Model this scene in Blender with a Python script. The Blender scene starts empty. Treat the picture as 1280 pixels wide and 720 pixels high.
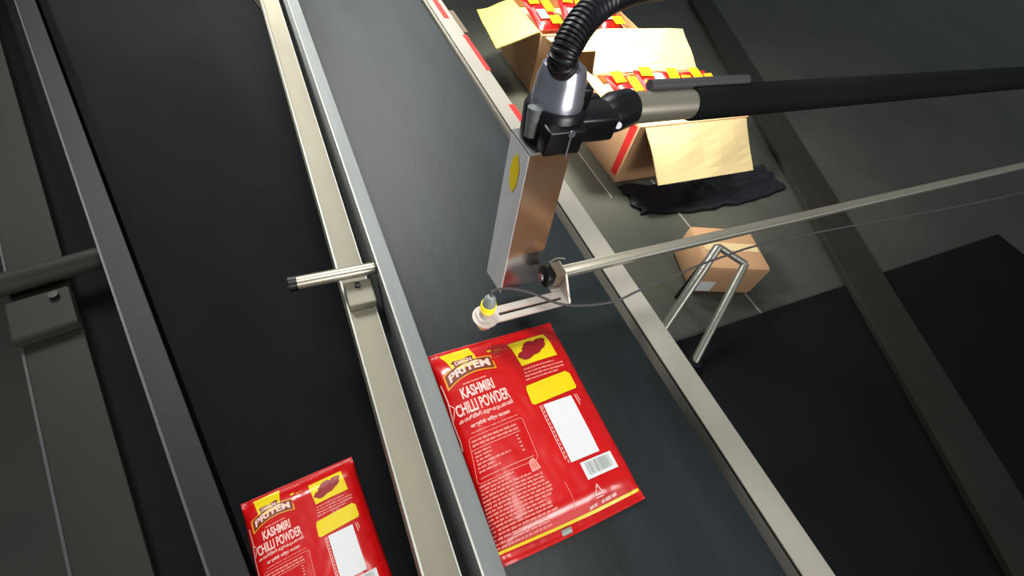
import bpy, bmesh, math, random
from mathutils import Vector, Matrix, noise

random.seed(7)
C = bpy.context.scene.collection
SC = bpy.context.scene
BZ = 0.80                      # height of the belt above the floor

# ---------------------------------------------------------------- camera
F_PX = 587.908                 # focal length in pixels of a 1280 wide frame
_v1 = Vector((-469.0, -916.0, F_PX)); _v2 = Vector((1360.0, -319.0, F_PX))
_X = _v2.normalized(); _Y = _v1.normalized(); _Z = _X.cross(_Y)
CAMH = 0.53                    # camera above the belt
cam_d = bpy.data.cameras.new('camera'); cam = bpy.data.objects.new('camera', cam_d); C.objects.link(cam)
cam_d.sensor_width = 36.0; cam_d.lens = F_PX / 1280 * 36.0; cam_d.clip_start = 0.01; cam_d.clip_end = 100
_rot = Matrix(((_X.x, -_X.y, -_X.z), (_Y.x, -_Y.y, -_Y.z), (_Z.x, -_Z.y, -_Z.z)))
cam.matrix_world = Matrix.Translation((0, 0, BZ + CAMH)) @ _rot.to_4x4()
SC.camera = cam

# ---------------------------------------------------------------- world, lights, exposure
w = bpy.data.worlds.new('world'); SC.world = w; w.use_nodes = True
bg = w.node_tree.nodes['Background']
bg.inputs[0].default_value = (0.86, 0.95, 1.0, 1); bg.inputs[1].default_value = 0.17

def area(name, loc, target, sx, sy, power, col=(1, 1, 1), spread=180):
    l = bpy.data.lights.new(name, 'AREA'); l.shape = 'RECTANGLE'; l.size = sx; l.size_y = sy
    l.energy = power; l.color = col; l.spread = math.radians(spread)
    o = bpy.data.objects.new(name, l); C.objects.link(o); o.location = loc
    o.rotation_euler = (Vector(target) - Vector(loc)).to_track_quat('-Z', 'Y').to_euler()
    return o
area('unseen_lamp', (0.75, 3.3, 3.0), (0.75, 1.9, 0.8), 1.3, 2.0, 15, (1, 0.99, 0.95), 80)
area('unseen_lamp', (0.25, 0.1, 2.9), (0.30, 0.35, 0.8), 0.5, 0.9, 1.5, (1, 0.98, 0.93), 50)
area('unseen_lamp', (-0.6, 2.2, 2.6), (0.3, 0.5, 0.8), 0.5, 0.9, 5, (1, 0.98, 0.95), 50)
area('unseen_lamp', (1.7, 2.3, 2.6), (1.5, 1.85, 0.2), 0.6, 0.6, 16, (1, 0.93, 0.76), 42)  # added unseen lamp, brightens the cartons from above
area('unseen_lamp', (-1.7, 1.6, 2.3), (1.45, 1.55, 0.15), 0.6, 0.6, 15, (1, 0.96, 0.9), 40)  # added unseen lamp from the left, lifts the carton's side faces
area('unseen_lamp', (1.2, -3.2, 2.0), (0.2, 0.1, 0.8), 2.2, 1.0, 13, (1, 0.98, 0.95), 60)  # added unseen lamp behind the camera, makes the glare on the packet
SC.view_settings.view_transform = 'Standard'; SC.view_settings.look = 'None'
SC.view_settings.exposure = 0.0; SC.view_settings.gamma = 1.0; SC.view_settings.use_curve_mapping = False

# ---------------------------------------------------------------- materials
def lin(c): return tuple(((v / 255) / 12.92 if v / 255 <= .04045 else ((v / 255 + .055) / 1.055) ** 2.4) for v in c)
def mat(name, rgb, rough=.5, metal=0., spec=.5, noise_amt=0., nscale=(8, 8, 8), bump=0., bscale=(60, 60, 60), rgb2=None, emit=0., coat=0.):
    m = bpy.data.materials.new(name); m.use_nodes = True; nt = m.node_tree; b = nt.nodes['Principled BSDF']
    c = lin(rgb)
    b.inputs['Base Color'].default_value = (*c, 1); b.inputs['Roughness'].default_value = rough
    b.inputs['Metallic'].default_value = metal; b.inputs['Specular IOR Level'].default_value = spec
    b.inputs['Coat Weight'].default_value = coat
    tc = nt.nodes.new('ShaderNodeTexCoord')
    def nz(scale, detail=4):
        mp = nt.nodes.new('ShaderNodeMapping'); mp.inputs['Scale'].default_value = scale
        n = nt.nodes.new('ShaderNodeTexNoise'); n.inputs['Scale'].default_value = 1; n.inputs['Detail'].default_value = detail
        nt.links.new(tc.outputs['Object'], mp.inputs[0]); nt.links.new(mp.outputs[0], n.inputs['Vector']); return n
    if noise_amt or rgb2:
        n = nz(nscale); r = nt.nodes.new('ShaderNodeValToRGB')
        c2 = lin(rgb2) if rgb2 else tuple(v * (1 - noise_amt) for v in c)
        r.color_ramp.elements[0].position = .35; r.color_ramp.elements[1].position = .68
        r.color_ramp.elements[0].color = (*c, 1); r.color_ramp.elements[1].color = (*c2, 1)
        nt.links.new(n.outputs[0], r.inputs[0]); nt.links.new(r.outputs[0], b.inputs['Base Color'])
    if bump:
        n = nz(bscale, 3); bp = nt.nodes.new('ShaderNodeBump'); bp.inputs['Strength'].default_value = bump
        bp.inputs['Distance'].default_value = .002
        nt.links.new(n.outputs[0], bp.inputs['Height']); nt.links.new(bp.outputs[0], b.inputs['Normal'])
    if emit:
        b.inputs['Emission Color'].default_value = (*c, 1); b.inputs['Emission Strength'].default_value = emit
    return m
M = dict(
    belt=mat('belt_rubber', (30, 39, 43), .40, 0, .5, rgb2=(15, 22, 24), nscale=(14, 3, 5), bump=.08, bscale=(160, 60, 60)),
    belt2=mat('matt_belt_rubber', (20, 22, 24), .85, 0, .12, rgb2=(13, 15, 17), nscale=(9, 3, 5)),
    brushed=mat('brushed_steel', (134, 139, 138), .55, .45, .5, .18, (60, 4, 60)),
    pale=mat('pale_steel', (156, 151, 132), .55, .15, .5, .16, (12, 5, 12)),
    palegrey=mat('pale_painted_strip', (172, 168, 156), .5, .1, .5, .14, (14, 6, 12)),
    edge=mat('bright_edge', (188, 188, 180), .4, .4),
    shadowsteel=mat('shaded_gap_steel', (22, 28, 25), .6, .2),  # shade in the gaps beside the belt put into this colour
    dsteel=mat('dimmed_grey_steel', (44, 45, 47), .55, .3, .3, .2, (10, 3, 10)),  # grey steel darkened to stand in for dim light at the sides
    dpale=mat('dimmed_khaki_steel', (50, 48, 43), .6, .1, .25, .2, (10, 4, 10)),  # khaki steel with the side dimness put into its colour
    dedge=mat('dimmed_edge', (78, 80, 82), .5, .3),  # edge tone darkened in place of weaker light at the sides
    head=mat('polished_steel', (206, 200, 196), .2, .95, .5, .06, (50, 50, 6)),
    satin=mat('satin_steel', (226, 226, 228), .45, .25, .5, .06, (50, 50, 6)),
    film=mat('brown_reflection_on_steel', (190, 152, 124), .17, .72, .5, rgb2=(188, 128, 80), nscale=(9, 9, 9)),  # brown reflection in the steel, put into the plate's colour
    scuff=mat('worn_rubber', (52, 54, 57), .38),
    black=mat('black_plastic', (14, 15, 18), .32, 0, .5),
    blackrub=mat('black_rubber', (17, 18, 24), .38, 0, .5),
    chrome=mat('zinc_fitting', (176, 176, 188), .28, .8, .5),
    tube=mat('dull_steel_tube', (196, 190, 172), .32, .75, .5, .1, (4, 60, 60)),
    white_steel=mat('white_bracket_steel', (226, 216, 208), .4, .3, .5, .1, (40, 40, 40)),
    led=mat('yellow_lit_ring', (250, 225, 20), .3, 0, .5, emit=.55),
    cable=mat('grey_cable', (74, 72, 74), .5),
    red=mat('glossy_red_film', (218, 15, 18), .27, 0, .5, rgb2=(198, 13, 16), nscale=(9, 9, 9), coat=.3),
    yellow=mat('yellow_print', (240, 214, 14), .35),
    orange=mat('orange_print', (240, 160, 24), .35),
    ink=mat('white_print', (250, 205, 196), .4),
    pink=mat('pale_pink_print', (246, 150, 140), .4),
    white=mat('white_panel', (232, 234, 236), .4),
    greyp=mat('grey_print', (150, 158, 152), .4),
    brown=mat('brown_print', (120, 44, 12), .4),
    dred=mat('dark_red_print', (150, 16, 30), .4),
    card=mat('corrugated_card', (206, 162, 122), .85, 0, .2, .14, (4, 4, 4), .2, (8, 90, 90)),
    cardlight=mat('inner_card', (232, 210, 158), .85, 0, .2, .08, (4, 4, 4)),
    cardyellow=mat('yellow_card', (246, 220, 120), .8, 0, .2, .05, (4, 4, 4)),
    tape=mat('red_tape', (226, 50, 46), .4),
    tapebrown=mat('brown_tape', (112, 98, 78), .5),
    floor=mat('grey_floor_paint', (80, 82, 74), .5, 0, .35, rgb2=(66, 69, 64), nscale=(1.6, 1.6, 1.6), bump=.1, bscale=(20, 20, 20)),
    seam=mat('pale_seam', (150, 150, 140), .5),
    mat_=mat('rubber_mat', (20, 22, 23), .8, 0, .15, rgb2=(14, 15, 16), nscale=(3, 3, 3)),
    plastic=mat('black_sheet', (20, 20, 27), .35, 0, .5),  # near-black tone of the sheet before the carton
    pipe=mat('grey_pipe', (150, 150, 140), .35, .6),
)

# ---------------------------------------------------------------- mesh helpers
def link(name, me, m, parent=None, loc=None):
    if m is not None and not me.materials: me.materials.append(M[m] if isinstance(m, str) else m)
    o = bpy.data.objects.new(name, me); C.objects.link(o)
    if parent: o.parent = parent
    if loc: o.location = loc
    return o
STUFF = ('edge_print_and_glint', 'small_print', 'paragraph_print', 'nutrition_table', 'barcode_bars')
def obj(name, bm, m, parent=None, loc=None, smooth=False):
    bmesh.ops.recalc_face_normals(bm, faces=bm.faces)
    me = bpy.data.meshes.new(name); bm.to_mesh(me); bm.free()
    if smooth:
        for p in me.polygons: p.use_smooth = True
    o = link(name, me, m, parent, loc)
    if name in STUFF: o['kind'] = 'stuff'
    if smooth:
        try: me.set_sharp_from_angle(angle=math.radians(38))
        except Exception: pass
    return o
def box(bm, x0, x1, y0, y1, z0, z1, bev=0.):
    b = bmesh.new(); bmesh.ops.create_cube(b, size=1)
    for v in b.verts:
        v.co = Vector(((x0 + x1) / 2 + v.co.x * (x1 - x0), (y0 + y1) / 2 + v.co.y * (y1 - y0), (z0 + z1) / 2 + v.co.z * (z1 - z0)))
    if bev: bmesh.ops.bevel(b, geom=b.edges[:], offset=bev, segments=2, affect='EDGES', profile=.5)
    merge(bm, b); return bm
def merge(bm, b):
    me = bpy.data.meshes.new('t'); b.to_mesh(me); b.free(); bm.from_mesh(me); bpy.data.meshes.remove(me)
def nb(*boxes, bev=0.):
    bm = bmesh.new()
    for a in boxes: box(bm, *a, bev=bev)
    return bm
def hexa(bm, bot, top, bev=0.):
    b = bmesh.new(); vs = [b.verts.new(p) for p in list(bot) + list(top)]
    n = len(bot)
    b.faces.new(vs[:n][::-1]); b.faces.new(vs[n:])
    for i in range(n): b.faces.new((vs[i], vs[(i + 1) % n], vs[n + (i + 1) % n], vs[n + i]))
    if bev: bmesh.ops.bevel(b, geom=b.edges[:], offset=bev, segments=2, affect='EDGES', profile=.5)
    merge(bm, b); return bm
def tube(bm, pts, r, seg=20, cap=True):
    pts = [Vector(p) for p in pts]; n = len(pts)
    rs = r if isinstance(r, (list, tuple)) else [r] * n
    t0 = (pts[1] - pts[0]).normalized(); up = Vector((0, 0, 1)) if abs(t0.z) < .9 else Vector((1, 0, 0))
    nrm = t0.cross(up).normalized(); rings = []
    for i, p in enumerate(pts):
        t = (pts[min(i + 1, n - 1)] - pts[max(i - 1, 0)]).normalized()
        nrm = (nrm - t * nrm.dot(t)).normalized(); bi = t.cross(nrm)
        rings.append([bm.verts.new(p + (nrm * math.cos(2 * math.pi * k / seg) + bi * math.sin(2 * math.pi * k / seg)) * rs[i]) for k in range(seg)])
    for a, b in zip(rings, rings[1:]):
        for k in range(seg): bm.faces.new((a[k], a[(k + 1) % seg], b[(k + 1) % seg], b[k]))
    if cap:
        bm.faces.new(rings[0][::-1]); bm.faces.new(rings[-1])
    return bm
def smooth_path(P, n):
    P = [Vector(p) for p in P]; out = []
    for i in range(len(P) - 1):
        p0 = P[max(i - 1, 0)]; p1 = P[i]; p2 = P[i + 1]; p3 = P[min(i + 2, len(P) - 1)]
        for k in range(n):
            t = k / n
            out.append(.5 * ((2 * p1) + (p2 - p0) * t + (2 * p0 - 5 * p1 + 4 * p2 - p3) * t * t + (-p0 + 3 * p1 - 3 * p2 + p3) * t ** 3))
    out.append(P[-1]); return out
def tag(o, label=None, cat=None, group=None, kind=None):
    if label: o['label'] = label
    if cat: o['category'] = cat
    if group: o['group'] = group
    if kind: o['kind'] = kind
    return o
def thing(name, label, cat, loc=(0, 0, 0), rotz=0., group=None):
    o = bpy.data.objects.new(name, None); C.objects.link(o); o.location = loc; o.rotation_euler = (0, 0, rotz)
    o.empty_display_size = .05
    return tag(o, label, cat, group)
def kids(o): return [c for c in bpy.data.objects if c.parent == o]
def copy_tree(o, parent=None):
    ch = kids(o); c = o.copy(); C.objects.link(c); c.parent = parent
    for k in ch: copy_tree(k, c)
    return c

# ---------------------------------------------------------------- floor (the setting)
fl = obj('floor', nb((-9, 20, -6, 14, -.1, 0)), 'floor'); tag(fl, kind='structure')
tag(obj('trim_1', nb((1.321, 1.328, 1.20, 1.62, .0002, .0025), (1.60, 1.609, .2, 1.27, .0002, .0025)), 'seam'), kind='structure')

# ---------------------------------------------------------------- main conveyor
cv = thing('belt_conveyor', 'long conveyor with black rubber belt, steel guide rail and pale side strips', 'conveyor', (.25, 1.0, 0))
CO = Vector((.25, 1.0, 0))
def cvb(name, bxs, m, bev=0., parent=cv):
    bm = bmesh.new()
    for (x0, x1, y0, y1, z0, z1) in bxs: box(bm, x0 - CO.x, x1 - CO.x, y0 - CO.y, y1 - CO.y, z0 + BZ, z1 + BZ, bev)
    return obj(name, bm, m, parent)
Y0, Y1 = -.62, 3.4
cvb('belt', [(.112, .404, Y0 + .02, Y1 - .02, -.03, 0)], 'belt')
cvb('frame_pan', [(.046, .46, Y0, Y1, -.07, -.045)], 'shadowsteel')
g = cvb('guide_rail', [(.0885, .109, Y0, Y1, .026, .029), (.0885, .0915, Y0, Y1, -.045, .0275)], 'brushed', .0006)
cvb('rail_edge', [(.0875, .0895, Y0, Y1, .0275, .0302)], 'edge', 0, g)
ls = cvb('side_strip', [(.043, .076, Y0, Y1, -.024, -.02), (.041, .044, Y0, Y1, -.07, -.02)], 'pale', .0006)
cvb('strip_edge', [(.0405, .0428, Y0, Y1, -.0202, -.018)], 'edge', 0, ls)
cvb('strip_edge', [(.0755, .077, Y0, Y1, -.0235, -.0185)], 'edge', 0, ls)
rs_ = cvb('side_strip', [(.421, .459, Y0, Y1, -.004, .002), (.455, .460, Y0, Y1, -.07, .0), (.421, .424, Y0, Y1, -.045, 0)], 'palegrey', .0006)
for (a, b, x0, x1) in ((.905, 1.06, .4575, .462), (.718, .775, .4545, .461), (1.14, 1.24, .440, .447)):
    cvb('tape_residue', [(x0 - .006, x1, a, b, .002, .0028)], 'tape', 0, rs_)
cvb('tape_patch', [(.462, .475, 1.08, 1.19, -.06, -.002)], 'tapebrown', 0, rs_)
cvb('end_roller_housing', [(.06, .45, Y1 - .02, Y1 + .03, -.07, -.004)], 'pale', .004)
cvb('end_roller_housing', [(.06, .45, Y0 - .03, Y0 + .02, -.07, -.004)], 'pale', .004)
for lx in (.07, .43):
    for ly in (-.52, 3.1):
        cvb('leg', [(lx - .02, lx + .02, ly - .02, ly + .02, -BZ, -.07)], 'pale', .002)
# the cross bar and its clamp block on the left strip
bk = cvb('clamp_block', [(.043, .079, .372, .412, -.02, -.006)], 'pale', .002)
bm = bmesh.new(); tube(bm, [Vector((.0605, .402, -.0062 + BZ)) - CO, Vector((.0605, .402, -.001 + BZ)) - CO], .004, 12)
obj('screw', bm, 'black', bk)
bm = bmesh.new(); tube(bm, [Vector((.0875, .418, .006 + BZ)) - CO, Vector((-.012, .418, .006 + BZ)) - CO], .0085, 20)
rb = obj('cross_bar', bm, 'tube', cv, smooth=True)
bm = bmesh.new(); tube(bm, [Vector((-.012, .418, .006 + BZ)) - CO, Vector((-.022, .418, .006 + BZ)) - CO], .0105, 20)
obj('end_cap', bm, 'black', rb, smooth=True)

# ---------------------------------------------------------------- neighbouring lower conveyor on the left, colours darkened for the dim side
NA = math.atan2(.2155, .9765)   # local +y runs along its belt
nzv = .68
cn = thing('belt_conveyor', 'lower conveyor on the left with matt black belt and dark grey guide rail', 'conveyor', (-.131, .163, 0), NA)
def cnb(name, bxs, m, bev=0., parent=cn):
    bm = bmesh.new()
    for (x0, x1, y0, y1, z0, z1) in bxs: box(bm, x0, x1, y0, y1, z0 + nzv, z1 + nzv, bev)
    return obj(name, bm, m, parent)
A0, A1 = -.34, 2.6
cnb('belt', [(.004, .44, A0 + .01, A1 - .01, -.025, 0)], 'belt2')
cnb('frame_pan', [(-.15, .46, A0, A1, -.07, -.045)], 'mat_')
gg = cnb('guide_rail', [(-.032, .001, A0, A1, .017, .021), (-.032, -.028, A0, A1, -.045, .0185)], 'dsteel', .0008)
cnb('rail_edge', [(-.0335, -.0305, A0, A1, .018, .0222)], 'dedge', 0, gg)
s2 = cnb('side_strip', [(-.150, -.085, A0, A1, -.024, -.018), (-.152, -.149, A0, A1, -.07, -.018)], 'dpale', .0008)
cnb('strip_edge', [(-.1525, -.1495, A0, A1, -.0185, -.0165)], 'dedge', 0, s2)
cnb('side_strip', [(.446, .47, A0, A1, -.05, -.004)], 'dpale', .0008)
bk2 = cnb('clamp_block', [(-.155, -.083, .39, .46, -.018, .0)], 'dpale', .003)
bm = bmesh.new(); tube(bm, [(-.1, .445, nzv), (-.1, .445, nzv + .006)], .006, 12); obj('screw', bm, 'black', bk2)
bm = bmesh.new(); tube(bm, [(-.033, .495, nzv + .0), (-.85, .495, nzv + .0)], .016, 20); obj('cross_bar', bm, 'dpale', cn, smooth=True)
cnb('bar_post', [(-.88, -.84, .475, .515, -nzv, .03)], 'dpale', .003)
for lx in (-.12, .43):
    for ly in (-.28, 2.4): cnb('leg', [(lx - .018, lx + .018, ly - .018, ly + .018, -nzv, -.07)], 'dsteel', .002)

# ---------------------------------------------------------------- chilli powder packet
PW, PL, PT = .181, .246, .020   # width, length, thickness
def prof(u, v):
    """height of the upper film at u (0..PW) and v (0..PL, from the top seal)"""
    a = max(0., min(1., u / PW)); b = max(0., min(1., v / PL))
    sx = 1 - abs(2 * a - 1) ** 5
    top = min(1., max(0., (b - .03) / .13)); bot = min(1., max(0., (.955 - b) / .10))
    s = (top * (2 - top)) * (bot * (2 - bot)) * max(sx, 0) ** .55
    wr = noise.noise(Vector((u * 38, v * 22, 1.3))) * .0011 * s + noise.noise(Vector((u * 110, v * 60, 5.))) * .0004
    edge = (1 - top) + (1 - bot)
    wr += .0008 * edge * math.sin(b * PL * 900) * (1 if b < .035 or b > .955 else 0)
    side = math.exp(-((a - .045) / .03) ** 2) + math.exp(-((a - .955) / .03) ** 2)
    wr += noise.noise(Vector((u * 60, v * 75, 9.))) * .0016 * side
    return .0025 + PT * s + wr
def flare(u, v):
    """plan shape: the bag narrows slightly above the bottom seal, corners run out"""
    b = v / PL; k = 1 - .012 * math.sin(math.pi * min(1, max(0, b))) + .012 * max(0, (b - .93) / .07)
    x = PW / 2 + (u - PW / 2) * k
    return x, -v - .003 * math.sin(math.pi * u / PW) * (1 if b > .5 else 0) * (b - .5)
def pk(u, v, off=0.):
    x, y = flare(u, v); return Vector((x, y, prof(u, v) + off))
def packet_mesh(nx=64, ny=84):
    bm = bmesh.new(); up = []; dn = []
    for j in range(ny + 1):
        ru = []; rd = []
        for i in range(nx + 1):
            u = PW * i / nx; v = PL * j / ny; p = pk(u, v); ru.append(bm.verts.new(p))
            if 0 < i < nx and 0 < j < ny: rd.append(bm.verts.new((p.x, p.y, .0008)))
            else: rd.append(bm.verts.new((p.x, p.y, .0008)))
        up.append(ru); dn.append(rd)
    for j in range(ny):
        for i in range(nx):
            bm.faces.new((up[j][i], up[j + 1][i], up[j + 1][i + 1], up[j][i + 1]))
            if j in (0, ny - 1) or i in (0, nx - 1) or True:
                bm.faces.new((dn[j][i], dn[j][i + 1], dn[j + 1][i + 1], dn[j + 1][i]))
    for j in range(ny):
        for i in (0, nx): bm.faces.new((up[j][i], dn[j][i], dn[j + 1][i], up[j + 1][i]))
    for i in range(nx):
        for j in (0, ny): bm.faces.new((up[j][i], up[j][i + 1], dn[j][i + 1], dn[j][i]))
    return bm
OFF = .0007
def quad(bm, P, n=10, off=OFF, m=None):
    """a patch lying on the film; P = four (mm) corners, clockwise from top left"""
    P = [(a / 1000, b / 1000) for a, b in P]; g = []
    for j in range(n + 1):
        r = []
        for i in range(n + 1):
            s, t = i / n, j / n
            u = (P[0][0] * (1 - s) + P[1][0] * s) * (1 - t) + (P[3][0] * (1 - s) + P[2][0] * s) * t
            v = (P[0][1] * (1 - s) + P[1][1] * s) * (1 - t) + (P[3][1] * (1 - s) + P[2][1] * s) * t
            r.append(bm.verts.new(pk(u, v, off)))
        g.append(r)
    for j in range(n):
        for i in range(n): bm.faces.new((g[j][i], g[j + 1][i], g[j + 1][i + 1], g[j][i + 1]))
def rect(bm, u0, v0, u1, v1, n=10, off=OFF): quad(bm, [(u0, v0), (u1, v0), (u1, v1), (u0, v1)], n, off)
def poly(bm, pts, off=OFF):
    bm.faces.new([bm.verts.new(pk(a / 1000, b / 1000, off)) for a, b in pts])
def stroke(bm, pts, wd, off=OFF, step=4.):
    for (a, b), (c, d) in zip(pts, pts[1:]):
        L = math.hypot(c - a, d - b)
        if L < 1e-6: continue
        n = max(1, int(L / step)); nx, ny = -(d - b) / L * wd / 2, (c - a) / L * wd / 2
        for k in range(n):
            s, t = k / n, (k + 1) / n
            quad(bm, [(a + (c - a) * s + nx, b + (d - b) * s + ny), (a + (c - a) * t + nx, b + (d - b) * t + ny),
                      (a + (c - a) * t - nx, b + (d - b) * t - ny), (a + (c - a) * s - nx, b + (d - b) * s - ny)], 1, off)
def text_pts(s, bold=.0):
    cu = bpy.data.curves.new('t', 'FONT'); cu.body = s; cu.size = 1; cu.resolution_u = 3; cu.offset = bold; cu.fill_mode = 'FRONT'
    o = bpy.data.objects.new('t', cu); C.objects.link(o)
    me = bpy.data.meshes.new_from_object(o.evaluated_get(bpy.context.evaluated_depsgraph_get()))
    vs = [tuple(v.co) for v in me.vertices]; fs = [tuple(p.vertices) for p in me.polygons]
    bpy.data.objects.remove(o); bpy.data.curves.remove(cu); bpy.data.meshes.remove(me)
    return vs, fs
def put_text(bm, s, fn, bold=.02, off=OFF + .0003):
    """fn maps (0..1 across, 0..1 up) to (u, v) in mm"""
    bpy.context.view_layer.update(); vs, fs = text_pts(s, bold)
    if not vs: return
    x0 = min(v[0] for v in vs); x1 = max(v[0] for v in vs); y0 = min(v[1] for v in vs); y1 = max(v[1] for v in vs)
    bvs = []
    for v in vs:
        a, b = fn((v[0] - x0) / (x1 - x0), (v[1] - y0) / (y1 - y0)); bvs.append(bm.verts.new(pk(a / 1000, b / 1000, off)))
    for f in fs:
        try: bm.faces.new([bvs[i] for i in f])
        except ValueError: pass
def words(bm, u0, v0, u1, v1, h, rnd, wmin=2.5, wmax=8., gap=1.1):
    """a line of print too small to read: letter-high strokes in word groups"""
    u = u0; L = max(1e-3, u1 - u0)
    while u < u1 - 1.:
        e = min(u1, u + rnd.uniform(wmin, wmax)); x = u
        while x < e - .3:
            ww = min(rnd.uniform(.7, 1.5), e - x); hh = h * rnd.uniform(.62, 1.)
            v = v0 + (v1 - v0) * (x - u0) / L
            quad(bm, [(x, v - hh / 2), (x + ww, v - hh / 2), (x + ww, v + hh / 2), (x, v + hh / 2)], 1)
            x += ww + .28
        u = e + gap
def make_packet():
    root = thing('spice_packet', 'large red chilli powder pouch lying on the black belt against the steel guide', 'packet')
    obj('pouch', packet_mesh(), 'red', root, smooth=True)
    # yellow brand block with ribbon
    bm = bmesh.new(); quad(bm, [(18, 5), (58, 4), (56, 37), (38, 41), (24, 37)][:4][:3] + [(24, 38)], 12)
    yb = obj('brand_block', bm, 'yellow', root, smooth=True)
    bm = bmesh.new(); poly(bm, [(24, 26), (28, 23), (40, 24), (50, 21), (54, 23), (52, 27), (53, 31), (49, 31), (41, 33), (30, 32), (26, 33), (27, 29)], OFF + .0003)
    rib = obj('ribbon', bm, 'brown', yb)
    bm = bmesh.new(); put_text(bm, 'DHCN', lambda x, y: (29 + 21 * x, 31.5 - 6.5 * y - x), .03, OFF + .0006); obj('lettering', bm, 'ink', yb)
    # curved name banner
    def arc(x, y):
        u = 12 + 61 * x; base = 56 - 15 * math.sin(math.pi * (x * .62 + .19)) + 5.5 - 7. * x
        return u, base - 12.5 * y
    def band(bm, x0, x1, y0, y1, off, n=24):
        r0 = []; r1 = []
        for k in range(n + 1):
            x = x0 + (x1 - x0) * k / n
            a = arc(x, y0); b = arc(x, y1)
            r0.append(bm.verts.new(pk(a[0] / 1000, a[1] / 1000, off))); r1.append(bm.verts.new(pk(b[0] / 1000, b[1] / 1000, off)))
        for k in range(n): bm.faces.new((r0[k], r0[k + 1], r1[k + 1], r1[k]))
    bm = bmesh.new(); band(bm, -.03, 1.03, -.34, 1.22, OFF); bn = obj('name_banner', bm, 'orange', root)
    bm = bmesh.new(); band(bm, .0, 1., -.20, 1.06, OFF + .0003); obj('banner_field', bm, 'brown', bn)
    bm = bmesh.new(); put_text(bm, 'PRIYEM', lambda x, y: arc(.06 + .88 * x, .02 + .82 * y), .035, OFF + .0007); obj('lettering', bm, 'ink', bn)
    # product title
    bm = bmesh.new(); rnd = random.Random(3)
    put_text(bm, 'KASHMIRI', lambda x, y: (22 + 41 * x, 75 - 14 * y - 1. * x), .03); obj('title_text', bm, 'ink', root)
    bm = bmesh.new(); words(bm, 28, 57.5, 58, 56, 2.2, rnd, 9, 12); obj('small_print', bm, 'pink', root)
    bm = bmesh.new()
    put_text(bm, 'CHILLI POWDER', lambda x, y: (10 + 66 * x, 93 - 14.5 * y - 1.5 * x), .025); obj('title_text', bm, 'ink', root)
    bm = bmesh.new()
    put_text(bm, '\u0d15\u0d3e\u0d36\u0d4d\u0d2e\u0d40\u0d30\u0d3f \u0d2e\u0d41\u0d33\u0d15\u0d41\u0d2a\u0d4a\u0d1f\u0d3f', lambda x, y: (9 + 67 * x, 101.5 - 6.5 * y - 2. * x), .02)
    put_text(bm, '\u0915\u0936\u094d\u092e\u0940\u0930\u0940 \u092e\u093f\u0930\u094d\u091a \u092a\u093e\u0909\u0921\u0930', lambda x, y: (19 + 49 * x, 111 - 6. * y - 1.5 * x), .02)
    obj('title_text', bm, 'ink', root)
    bm = bmesh.new(); words(bm, 17, 115, 75, 113, 1.3, rnd); obj('small_print', bm, 'pink', root)
    # glints along the left side crease, painted as pale strokes
    bm = bmesh.new(); stroke(bm, [(5, 47), (6, 70), (3.5, 96), (4, 118), (3, 128)], 1.1); stroke(bm, [(5, 72), (10, 80), (5, 92)], .8); obj('edge_print_and_glint', bm, 'ink', root)
    # nutrition table
    bm = bmesh.new()
    stroke(bm, [(12, 121), (14, 119.5), (76, 117.5), (78.5, 120), (77, 164), (74, 166.5), (8, 167.5), (6, 165), (12, 121)], .6)
    stroke(bm, [(11, 133), (70, 131)], .8); stroke(bm, [(10, 163), (73, 161.5)], .8)
    for k, (a, b, c) in enumerate(((14, 69, 124), (13.5, 70, 128.5), (13, 31, 136.5), (12.5, 31, 140.5), (12, 29, 144.5), (12, 51, 148.5), (11, 28, 152.5), (11, 35, 156.5))):
        words(bm, a, c, b, c - (b - a) * .02, 2.9 if k < 2 else 2.5, rnd)
    for c in (135, 139, 143, 147.5, 152): words(bm, 63, c, 67, c, 2.2, rnd, 3, 4)
    obj('nutrition_table', bm, 'pink', root)
    bm = bmesh.new(); ends = (44, 38, 62, 74, 75, 75, 77, 78, 78, 74, 66, 70, 72, 76, 62, 64, 66)
    for k, e in enumerate(ends): words(bm, 6 - k * .35 if k else 6, 170.5 + k * 3.7, e, 169.8 + k * 3.7, 2.4, rnd)
    obj('paragraph_print', bm, 'pink', root)
    bm = bmesh.new()
    poly(bm, [(64, 166), (67, 164), (71, 163), (73.5, 168), (75, 176), (64, 177)]); ic = obj('hand_icon', bm, 'pink', root)
    bm = bmesh.new()
    for k in range(3): stroke(bm, [(66.5 + k * 2.4, 168), (66.8 + k * 2.4, 174)], .5, OFF + .0004)
    obj('icon_line', bm, 'red', ic)
    # picture of chillies
    bm = bmesh.new(); quad(bm, [(102, 22), (157, 20), (159, 56), (106, 58)], 12); cp = obj('picture_block', bm, 'yellow', root)
    bm = bmesh.new(); rnd = random.Random(5)
    ctr = [(116, 44), (124, 38), (134, 36), (143, 31), (121, 46), (132, 43), (141, 38), (127, 32)]
    for (a, b) in ctr:
        n = 14; an = rnd.uniform(-.5, .1)
        pts = []
        for k in range(n):
            th = 2 * math.pi * k / n; rx = 9 * (1 + .2 * rnd.random()); ry = 4.4 * (1 + .25 * rnd.random())
            x, y = rx * math.cos(th), ry * math.sin(th)
            pts.append((a + x * math.cos(an) - y * math.sin(an), b + x * math.sin(an) + y * math.cos(an)))
        poly(bm, pts, OFF + .0004 + .00005 * rnd.random())
    obj('chilli_picture', bm, 'dred', cp)
    bm = bmesh.new(); rnd = random.Random(8)
    for k in range(4): words(bm, 106 - k, 63 + k * 4.6, (150, 162, 163, 150)[k], 62 + k * 4.6, 2.4, rnd)
    obj('small_print', bm, 'pink', root)
    bm = bmesh.new(); quad(bm, [(100, 84), (158, 80), (163, 84), (98, 89)], 10)
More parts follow.
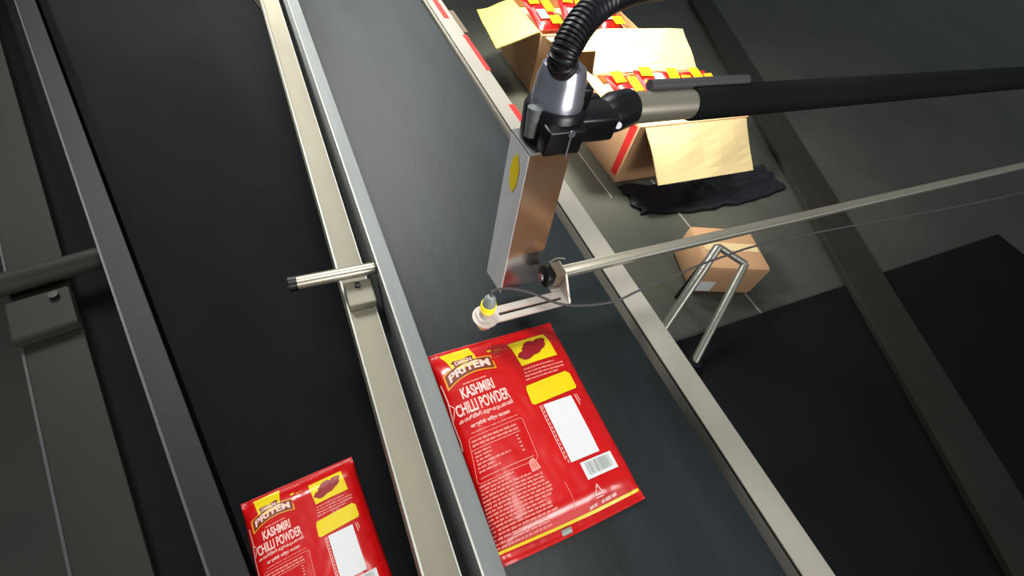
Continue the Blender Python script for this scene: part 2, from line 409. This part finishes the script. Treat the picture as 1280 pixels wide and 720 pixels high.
    quad(bm, [(98, 89), (163, 84), (163, 102), (97, 107)], 12); quad(bm, [(97, 107), (163, 102), (161, 105), (100, 109)], 10); obj('yellow_panel', bm, 'yellow', root)
    bm = bmesh.new(); rect(bm, 110, 112, 149, 183, 16); obj('white_panel', bm, 'white', root)
    bm = bmesh.new()
    stroke(bm, [(105, 112), (105, 178)], .9); words(bm, 107, 113, 108.5, 113, 1.5, rnd)
    for v in range(114, 182, 5):
        stroke(bm, [(107.3, v), (107.3, v + 3.2)], 1.1)
    stroke(bm, [(154, 112), (155, 126)], 1.); stroke(bm, [(157, 112), (158, 122)], .8)
    obj('edge_print_and_glint', bm, 'ink', root)
    bm = bmesh.new(); rect(bm, 119, 187, 162, 206, 12); bc = obj('barcode', bm, 'white', root)
    bm = bmesh.new(); x = 124.; rnd = random.Random(2)
    while x < 157:
        ww = rnd.choice((.5, .9, 1.3)); quad(bm, [(x, 189), (x + ww, 189), (x + ww, 202.5), (x, 202.5)], 2, OFF + .0004); x += ww + rnd.choice((.5, .8, 1.2))
    obj('barcode_bars', bm, 'greyp', bc)
    # recycling mark
    bm = bmesh.new(); stroke(bm, [(126, 213), (130.5, 222), (121.5, 222), (126, 213)], 1.2, step=9); stroke(bm, [(121, 225), (131, 225)], 1.)
    words(bm, 128, 230, 148, 229, 3.6, rnd); words(bm, 112, 231, 122, 230, 3.2, rnd)
    obj('recycling_mark', bm, 'ink', root)
    bm = bmesh.new(); stroke(bm, [(93, 198), (94, 212), (94, 226)], .5); obj('fold_line', bm, 'pink', root)
    bm = bmesh.new()
    stroke(bm, [(1, 233.6), (60, 234.4), (120, 235), (179, 235)], 3.2); obj('yellow_band', bm, 'yellow', root)
    bm = bmesh.new(); rect(bm, 74, 237.5, 86, 243.5, 4); obj('eye_mark', bm, 'greyp', root)
    bm = bmesh.new()
    pts = [(76 + (3.8 if k % 2 == 0 else 2.2) * math.cos(k * math.pi / 6), 24 + (2.6 if k % 2 == 0 else 1.7) * math.sin(k * math.pi / 6)) for k in range(12)]
    poly(bm, pts); words(bm, 82, 26.5, 93, 26, 1.6, rnd); obj('star_mark', bm, 'yellow', root)
    return root
pk0 = make_packet(); pk0.location = (.110, .2665, BZ + .0005); pk0.rotation_euler = (0, 0, 0)
p2 = copy_tree(pk0); p2.location = (-.126, .205, nzv + .0005); p2.rotation_euler = (0, 0, .09); p2.scale = (.72, .72, .72)
tag(p2, 'smaller red spice pouch at the bottom left on the lower black conveyor', 'packet')

# ---------------------------------------------------------------- print head, clamp, hose
hd = thing('print_head', 'tall polished steel box head standing over the belt before the packet', 'print head', (.255, .34, BZ + .036))
HO = Vector((.255, .34, BZ + .036))
def V(x, y, z): return Vector((x, y, z + BZ)) - HO
bot = [V(.229, .313, .036), V(.282, .316, .036), V(.278, .354, .036), V(.225, .351, .036)]
top = [V(.236, .342, .235), V(.288, .345, .235), V(.286, .387, .235), V(.234, .384, .235)]
bm = bmesh.new(); hexa(bm, bot, top, .0012); hb = obj('housing', bm, 'head', hd)
bm = bmesh.new(); e_ = Vector((-.0012, 0, 0)); hexa(bm, [bot[0] + e_, bot[3] + e_, top[3] + e_, top[0] + e_], [bot[0] - e_ * .1, bot[3] - e_ * .1, top[3] - e_ * .1, top[0] - e_ * .1]); obj('side_plate', bm, 'satin', hd)
bm = bmesh.new(); e_ = Vector((0, -.0012, 0)); f1, f0 = bot[1].lerp(top[1], .30), bot[0].lerp(top[0], .30); hexa(bm, [f1 + e_, f0 + e_, top[0] + e_, top[1] + e_], [f1 - e_ * .1, f0 - e_ * .1, top[0] - e_ * .1, top[1] - e_ * .1]); obj('front_reflection', bm, 'film', hd)  # thin plate carrying the painted brown reflection on the front face
axis = (sum(top, Vector()) - sum(bot, Vector())) / 4; ax = axis.normalized()
tc_ = sum(top, Vector()) / 4
def lerp4(s, t, f=0): # on left face: s along depth 0..1, t height 0..1
    a = bot[0].lerp(bot[3], s).lerp(top[0].lerp(top[3], s), t); return a + Vector((-.0020, 0, 0))
bm = bmesh.new(); vs = []
for (s, t) in ((.28, .88), (.48, .95), (.66, .90), (.72, .82), (.62, .74), (.42, .71), (.27, .79)): vs.append(bm.verts.new(lerp4(s, t)))
bm.faces.new(vs); obj('yellow_sticker', bm, 'yellow', hd)
bm = bmesh.new(); c = tc_ + ax * .0
hexa(bm, [p + ax * .0 + (p - tc_) * .04 for p in top], [p + ax * .003 + (p - tc_) * .04 for p in top], .0006); obj('top_plate', bm, 'brushed', hd)
# coupling above the clamp
cc = tc_ + Vector((.006, -.002, 0))
bm = bmesh.new(); tube(bm, [cc + ax * .034, cc + ax * .050, cc + ax * .052, cc + ax * .068, cc + ax * .080, cc + ax * .084], [.0265, .0275, .0265, .0255, .022, .016], 32)
obj('hose_coupling', bm, 'chrome', hd, smooth=True)
# hose
hs = [cc + ax * .078, V(.249, .352, .332), V(.256, .357, .349), V(.274, .369, .362), V(.309, .390, .369), V(.364, .417, .368), V(.435, .447, .362), V(.716, .58, .345), V(1.2, .80, .33), V(2.4, 1.15, .33), V(4.4, .50, .34)]
path = smooth_path(hs[:7], 24) + smooth_path(hs[6:], 60)[1:]
rr = [.0133 + .0008 * (1 if (i % 4) < 2 else -1) for i in range(len(path))]
bm = bmesh.new(); tube(bm, path, rr, 24); obj('corrugated_hose', bm, 'blackrub', hd, smooth=True)

cl = thing('pipe_clamp', 'black plastic clamp gripping the top of the steel print head', 'clamp', (.27, .365, BZ + .238))
CLO = Vector((.27, .365, BZ + .238)); W = lambda p: p + HO - CLO
cw = W(cc)
bm = bmesh.new(); tube(bm, [cw + ax * .004, cw + ax * .006, cw + ax * .038, cw + ax * .042], [.029, .032, .033, .031], 40); obj('collar', bm, 'black', cl, smooth=True)
def obox(bm, c, hx, hy, hz, bev=.003, rx=0, rz=0, ry=0):
    b = bmesh.new(); bmesh.ops.create_cube(b, size=1)
    mt = Matrix.Translation(c) @ Matrix.Rotation(rz, 4, 'Z') @ Matrix.Rotation(ry, 4, 'Y') @ Matrix.Rotation(rx, 4, 'X') @ Matrix.Diagonal((hx * 2, hy * 2, hz * 2, 1))
    bmesh.ops.transform(b, matrix=mt, verts=b.verts)
    if bev: bmesh.ops.bevel(b, geom=b.edges[:], offset=bev, segments=3, affect='EDGES', profile=.5)
    merge(bm, b); return bm
bm = bmesh.new(); obox(bm, cw + ax * .020 + Vector((-.004, -.026, .003)), .022, .012, .015); obj('front_jaw', bm, 'black', cl, smooth=True)
bm = bmesh.new(); obox(bm, cw + ax * .022 + Vector((.044, -.004, 0)), .028, .018, .016, .005); obj('arm_block', bm, 'black', cl, smooth=True)
bm = bmesh.new(); obox(bm, cw + ax * .052 + Vector((.026, -.004, 0)), .006, .010, .012, .002); obj('clip_ear', bm, 'black', cl, smooth=True)
bm = bmesh.new(); b0 = cw + ax * .034 + Vector((.000, -.0385, 0)); tube(bm, [b0, b0 - ax * .026], .0014, 10); tube(bm, [b0 + Vector((0, -.002, 0)), b0 + Vector((0, .004, 0))], .004, 12); obj('bolt', bm, 'chrome', cl, smooth=True)
bm = bmesh.new(); b0 = cw + ax * .012 + Vector((-.030, -.010, .004)); tube(bm, [b0 + ax * .03, b0], [.008, .006], 14); obj('side_tab', bm, 'brushed', cl, smooth=True)
# swivel on the arm tube
ARM_Z = .240; ARM_Y = .402
AO = Vector((.50, ARM_Y, 0))
st = thing('support_arm', 'thick steel tube arm reaching from the black knob to the right', 'arm', (4.4, .36, 0))
SO = Vector((4.4, .36, 0))
def U(x, y, z): return Vector((x, y, z + BZ)) - SO
bm = bmesh.new(); tube(bm, [U(.405, ARM_Y, ARM_Z), U(.60, ARM_Y, ARM_Z)], .0190, 28); at_ = obj('arm_tube', bm, 'tube', st, smooth=True)
bm = bmesh.new(); tube(bm, [U(.43, ARM_Y + .012, ARM_Z + .022), U(.60, ARM_Y + .012, ARM_Z + .022)][:2], .007, 16); obj('cable_conduit', bm, 'cable', st, smooth=True)
bm = bmesh.new(); tube(bm, [U(.500, ARM_Y, ARM_Z), U(.503, ARM_Y, ARM_Z), U(4.4, ARM_Y, ARM_Z)], [.021, .022, .022], 28); obj('added_dark_sleeve', bm, 'mat_', st, smooth=True)  # sleeve added so the arm stays dark towards the dim right side
bm = bmesh.new(); tube(bm, [U(.340, .380, ARM_Z + .002), U(.350, .384, ARM_Z + .003), U(.370, .392, ARM_Z + .004), U(.396, .401, ARM_Z + .002), U(.402, .402, ARM_Z + .002)], [.013, .020, .0235, .0225, .017], 32); sw = obj('swivel_knob', bm, 'black', st, smooth=True)
bm = bmesh.new(); tube(bm, [U(.358, .367, ARM_Z + .006), U(.356, .361, ARM_Z + .008)], .004, 12); obj('set_screw', bm, 'chrome', sw, smooth=True)
bm = bmesh.new(); tube(bm, [U(.322, .392, ARM_Z + .012), U(.342, .397, ARM_Z + .014)], .012, 20); obj('ball_joint', bm, 'black', st, smooth=True)
bm = nb((-.02, .02, .02, .06, 0, BZ + .40), (-.17, .17, -.15, .2, 0, .02), bev=.003); obj('post', bm, 'dsteel', st)

# ---------------------------------------------------------------- sensor bracket, sensor, rod
SB = Vector((.31, .30, BZ + .03))
rd = thing('sensor_bracket', 'slotted white steel bracket on a horizontal rod over the belt', 'bracket', (4.4, .30, 0))
RO = Vector((4.4, .30, 0))
def Rr(x, y, z): return Vector((x, y, z + BZ)) - RO
bm = bmesh.new()
def plate(bm, pts, z0, z1):
    hexa(bm, [Rr(x, y, z0) for x, y in pts], [Rr(x, y, z1) for x, y in pts])
zt = .052
plate(bm, [(.176, .262), (.206, .262), (.206, .284), (.176, .284)], zt - .003, zt)
plate(bm, [(.206, .262), (.296, .262), (.296, .270), (.206, .270)], zt - .003, zt)
plate(bm, [(.206, .2745), (.296, .2745), (.296, .284), (.206, .284)], zt - .003, zt)
plate(bm, [(.296, .262), (.306, .262), (.306, .284), (.296, .284)], zt - .003, zt)
obj('slotted_plate', bm, 'white_steel', rd)
bm = bmesh.new(); hexa(bm, [Rr(.303, .262, zt), Rr(.306, .262, zt), Rr(.306, .300, zt), Rr(.303, .300, zt)], [Rr(.303, .290, zt + .028), Rr(.306, .290, zt + .028), Rr(.306, .312, zt + .028), Rr(.303, .312, zt + .028)])
hexa(bm, [Rr(.288, .2835, zt - .003), Rr(.306, .2835, zt - .003), Rr(.306, .301, zt - .003), Rr(.288, .301, zt - .003)][:4], [Rr(.288, .2835, zt), Rr(.306, .2835, zt), Rr(.306, .301, zt), Rr(.288, .301, zt)]); obj('upright_plate', bm, 'white_steel', rd)
bm = bmesh.new()
box(bm, *(lambda a, b: (a.x, b.x, a.y, b.y, a.z, b.z))(Rr(.288, .288, .058), Rr(.303, .310, .084)), bev=.0015); obj('rod_clamp', bm, 'tapebrown', rd)
bm = bmesh.new(); tube(bm, [Rr(.288, .299, .071), Rr(.284, .299, .071), Rr(.278, .299, .071), Rr(.275, .299, .071)], [.012, .0145, .0145, .010], 28); kn = obj('clamp_knob', bm, 'black', rd, smooth=True)
bm = bmesh.new(); tube(bm, [Rr(.276, .299, .071), Rr(.272, .299, .071)], .0055, 16); obj('knob_screw', bm, 'chrome', kn, smooth=True)
bm = bmesh.new()
hexa(bm, [Rr(.306, .293, .064), Rr(.306, .306, .063), Rr(4.4, .306, .063), Rr(4.4, .293, .064)], [Rr(.306, .293, .075), Rr(.306, .306, .078), Rr(4.4, .306, .078), Rr(4.4, .293, .075)], .002); rod_ = obj('rod', bm, 'tube', rd, smooth=True)
bm = bmesh.new(); tube(bm, [Rr(.306, .2925, .0745), Rr(4.39, .2925, .0745)], .0013, 10); obj('rod_edge', bm, 'edge', rod_)
bm = bmesh.new(); tube(bm, smooth_path([Rr(.302, .325, .062), Rr(.309, .322, .072), Rr(.313, .312, .082)], 6), .0009, 8); obj('wire_end', bm, 'edge', rd)
bm = nb((-.02, .02, -.06, .02, BZ + .03, BZ + .12), bev=.003); obj('post_clamp', bm, 'black', rd)
sn = thing('photo_sensor', 'small round sensor with yellow lit ring at the bracket end', 'sensor', (.188, .273, BZ + .03))
NO = Vector((.188, .273, BZ + .03)); Nn = lambda dz: Vector((0, 0, BZ + dz)) - Vector((0, 0, NO.z))
bm = bmesh.new(); tube(bm, [Nn(.034), Nn(.049)], .0085, 24); obj('barrel', bm, 'tube', sn, smooth=True)
bm = bmesh.new(); tube(bm, [Nn(.0435), Nn(.0488)], .0135, 6); tube(bm, [Nn(.0522), Nn(.0585)], .0135, 6); obj('nut', bm, 'white_steel', sn)
bm = bmesh.new(); tube(bm, [Nn(.0521), Nn(.0532)], .0165, 28); obj('washer', bm, 'white_steel', sn)
bm = bmesh.new(); tube(bm, [Nn(.0585), Nn(.068)], .0092, 24); obj('threaded_body', bm, 'white_steel', sn, smooth=True)
bm = bmesh.new(); tube(bm, [Nn(.068), Nn(.069), Nn(.079), Nn(.080)], [.0088, .0095, .0095, .0085], 24); obj('lit_ring', bm, 'led', sn, smooth=True)
bm = bmesh.new(); tube(bm, [Nn(.080), Nn(.090), Nn(.094)], [.0085, .007, .004], 24); obj('cap', bm, 'greyp', sn, smooth=True)
bm = bmesh.new()
CABLE = [(0.193, 0.278, 0.098), (0.219, 0.28, 0.09), (0.246, 0.273, 0.08), (0.28, 0.254, 0.07), (0.315, 0.242, 0.07), (0.354, 0.236, 0.073), (0.393, 0.24, 0.077), (0.456, 0.246, 0.08), (0.545, 0.253, 0.085), (0.715, 0.253, 0.09), (1.37, 0.217, 0.1), (2.4, 0.2, 0.12), (4.36, 0.31, 0.14)]
def S(x, y, z): return Vector((x, y, z + BZ)) - NO
cab = smooth_path([S(.188, .273, .092)] + [S(*p) for p in CABLE], 12)
tube(bm, cab, .0016, 10); obj('cable', bm, 'cable', sn, smooth=True)

# ---------------------------------------------------------------- cartons with packets
def carton(label, x0, x1, y0, y1, h, flaps, m='card', t=.006):
    r = thing('cardboard_carton', label, 'carton', ((x0 + x1) / 2, (y0 + y1) / 2, 0))
    o = Vector(((x0 + x1) / 2, (y0 + y1) / 2, 0)); a0, a1, b0, b1 = x0 - o.x, x1 - o.x, y0 - o.y, y1 - o.y
    obj('base', nb((a0, a1, b0, b1, 0, t)), m, r)
    obj('wall', nb((a0, a0 + t, b0, b1, t, h)), m, r); obj('wall', nb((a1 - t, a1, b0, b1, t, h)), m, r)
    obj('wall', nb((a0 + t, a1 - t, b0, b0 + t, t, h)), m, r); obj('wall', nb((a0 + t, a1 - t, b1 - t, b1, t, h)), m, r)
    for (pts, fm) in flaps:
        P = [Vector(p) - o for p in pts]; n = (P[1] - P[0]).cross(P[2] - P[0]).normalized() * t * .5
        bm = bmesh.new(); bb = bmesh.new()
        hexa(bm, [p - n for p in P], [p + n for p in P])
        bmesh.ops.subdivide_edges(bm, edges=bm.edges[:], cuts=5, use_grid_fill=True)
        for v in bm.verts: v.co += n.normalized() * noise.noise(v.co * 7) * .012
        obj('flap', bm, fm, r, smooth=False)
    return r
h1 = .30
c1 = carton('open brown carton nearest the conveyor with its front flap hanging down', 1.398, 2.05, 1.294, 1.70, h1, [
    ([(1.43, 1.288, h1), (2.03, 1.288, h1), (2.03, 1.10, h1 - .16), (1.45, 1.10, h1 - .16)], 'cardlight'),
    ([(1.40, 1.706, h1), (2.04, 1.706, h1), (1.98, 1.86, h1 + .13), (1.47, 1.86, h1 + .13)], 'cardlight'),
    ([(1.392, 1.32, h1), (1.392, 1.68, h1), (1.27, 1.68, h1 + .05), (1.27, 1.36, h1 + .05)], 'cardlight')])
bm = bmesh.new(); box(bm, -.3275, -.3262, -.19, -.15, .03, .29); obj('red_tape', bm, 'tape', c1)
c2 = carton('further carton with one pale yellow flap folded out to the left', 1.30, 1.95, 2.06, 2.46, h1, [
    ([(1.294, 2.08, h1), (1.294, 2.44, h1), (1.06, 2.34, h1 - .02), (1.02, 1.98, h1 - .02)], 'cardyellow'),
    ([(1.32, 2.054, h1), (1.93, 2.054, h1), (1.88, 1.93, h1 - .02), (1.38, 1.93, h1 - .02)], 'cardlight')])
# small packets: own light mesh, parts copied
def small_packet():
    r = thing('spice_packet', 'x', 'packet')
    bm = bmesh.new(); nx, ny = 10, 12; up = []; dn = []
    for j in range(ny + 1):
        up.append([bm.verts.new((.17 * i / nx - .085, .12 - .24 * j / ny, .022 * (math.sin(math.pi * i / nx) ** .5 * math.sin(math.pi * j / ny) ** .5) + .004 + .002 * noise.noise(Vector((i * .6, j * .5, 2))))) for i in range(nx + 1)])
        dn.append([bm.verts.new((.17 * i / nx - .085, .12 - .24 * j / ny, .0)) for i in range(nx + 1)])
    for j in range(ny):
        for i in range(nx):
            bm.faces.new((up[j][i], up[j + 1][i], up[j + 1][i + 1], up[j][i + 1])); bm.faces.new((dn[j][i], dn[j][i + 1], dn[j + 1][i + 1], dn[j + 1][i]))
    for j in range(ny):
        for i in (0, nx): bm.faces.new((up[j][i], dn[j][i], dn[j + 1][i], up[j + 1][i]))
    for i in range(nx):
        for j in (0, ny): bm.faces.new((up[j][i], up[j][i + 1], dn[j][i + 1], dn[j][i]))
    obj('pouch', bm, 'red', r, smooth=True)
    for (x0, x1, y0, y1, m, nm) in ((-.075, -.005, .045, .115, 'yellow', 'yellow_label'), (.01, .075, -.02, .07, 'orange', 'orange_label'), (-.06, .0, -.07, .0, 'white', 'white_panel'), (.0, .078, -.11, -.05, 'yellow', 'yellow_label')):
        bm = bmesh.new(); box(bm, x0, x1, y0, y1, .0255, .0275, .0006); obj(nm, bm, m, r)
    return r
sp = small_packet(); first = True
spots = [
    (1.49, 1.53, .272, .12, .22, 'packet at the left end of the nearer open carton, yellow label up'),
    (1.645, 1.545, .280, 3.05, -.2, 'packet second from the left in the nearer open carton'),
    (1.80, 1.53, .272, -.1, .24, 'packet third from the left in the nearer open carton'),
    (1.955, 1.53, .274, .06, .20, 'packet at the right end of the nearer open carton'),
    (1.40, 2.27, .272, .1, .22, 'packet beside the yellow flap in the further carton'),
    (1.60, 2.28, .274, -.15, .26, 'packet in the middle of the further carton behind the hose'),
    (1.80, 2.27, .272, .08, .22, 'packet at the right end of the further carton'),
]
for (x, y, z, rz, rx, lab) in spots:
    o = sp if first else copy_tree(sp); first = False
    o.location = (x, y, z + .03); o.rotation_euler = (rx, 0, rz); o.scale = (.85, .95, 1.2); o['label'] = 'red ' + lab; o['group'] = 'red and yellow spice packets in the cartons'

# packed goods under the top packets keep them up: plain inner card pad
for c_, (x0, x1, y0, y1) in ((c1, (1.41, 2.04, 1.305, 1.69)), (c2, (1.31, 1.94, 2.07, 2.45))):
    o = c_.location; obj('inner_pad', nb((x0 - o.x, x1 - o.x, y0 - o.y, y1 - o.y, .20, .258)), 'cardlight', c_)

# crumpled dark sheet for the black area in front of the carton
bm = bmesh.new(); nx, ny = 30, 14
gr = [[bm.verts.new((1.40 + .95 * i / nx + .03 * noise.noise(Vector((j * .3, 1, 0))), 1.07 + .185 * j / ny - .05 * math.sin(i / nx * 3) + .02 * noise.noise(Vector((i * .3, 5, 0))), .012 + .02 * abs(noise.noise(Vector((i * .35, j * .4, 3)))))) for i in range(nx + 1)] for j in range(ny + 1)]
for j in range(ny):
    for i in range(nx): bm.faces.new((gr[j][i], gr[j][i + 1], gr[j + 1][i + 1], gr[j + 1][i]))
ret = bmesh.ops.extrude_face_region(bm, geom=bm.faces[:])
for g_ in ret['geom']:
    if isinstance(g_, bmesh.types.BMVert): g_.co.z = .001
bs = obj('dark_sheet', bm, 'plastic', smooth=True); tag(bs, 'crumpled dark sheet on the floor under the hanging carton flap', 'sheet')

# carton at the right, pipes, mat, floor channel
c3 = thing('cardboard_carton', 'closed tan carton with rounded corner right of the pale side strip', 'carton', (1.52, .70, 0), -.3)
bm = nb((-.14, .14, -.11, .11, 0, .16), bev=.018); obj('body', bm, 'card', c3, smooth=True)
bm = nb((-.135, -.06, -.1122, -.1102, .02, .075)); obj('white_label', bm, 'white', c3)
bm = nb((-.12, .12, -.02, .02, .1602, .161)); obj('packing_tape', bm, 'cardlight', c3)

ps = thing('pipe_stand', 'low stand of two leaning grey pipes beside the conveyor', 'stand', (1.19, .36, 0))
bm = bmesh.new(); tube(bm, [(-.13, .12, .02), (.10, .27, .30)], .016, 18); obj('pipe', bm, 'pipe', ps, smooth=True)
bm = bmesh.new(); tube(bm, [(-.04, .0, .02), (.20, .20, .26)], .014, 18); obj('pipe', bm, 'pipe', ps, smooth=True)
bm = bmesh.new(); tube(bm, [(-.13, .12, 0), (-.13, .12, .035)], .026, 20); obj('rubber_foot', bm, 'black', ps, smooth=True)
bm = bmesh.new(); tube(bm, [(-.04, .0, 0), (-.04, .0, .035)], .024, 20); obj('rubber_foot', bm, 'black', ps, smooth=True)
bm = bmesh.new(); tube(bm, [(.10, .27, .30), (.20, .20, .26)], .012, 16); obj('cross_pipe', bm, 'pipe', ps, smooth=True)
bm = bmesh.new(); tube(bm, [(.10, .27, .0), (.10, .27, .30)], .012, 16); obj('rear_pipe', bm, 'dsteel', ps, smooth=True)

fm = thing('floor_mat', 'large black rubber mat on the floor right of the conveyor', 'mat', (1.2, .0, 0))
obj('mat_sheet', nb((-.65, 2.3, -2., .46, .0005, .008), bev=.002), 'mat_', fm)
tag(fm, None, None)
cx0, cx1 = Vector((3.36, 3.25, 0)), Vector((1.60, -.75, 0)); dd = (cx1 - cx0).normalized(); nn = Vector((-dd.y, dd.x, 0))
fc = thing('floor_channel', 'long dull flat steel channel lying across the floor at the right', 'channel', ((cx0 + cx1) / 2).to_tuple())
mid = (cx0 + cx1) / 2
bm = bmesh.new(); q = [cx0 - mid, cx1 - mid, cx1 - mid + nn * .22, cx0 - mid + nn * .22]
hexa(bm, [p + Vector((0, 0, .0085)) for p in q], [p + Vector((0, 0, .035)) for p in q], .003); obj('channel_bar', bm, 'dpale', fc)
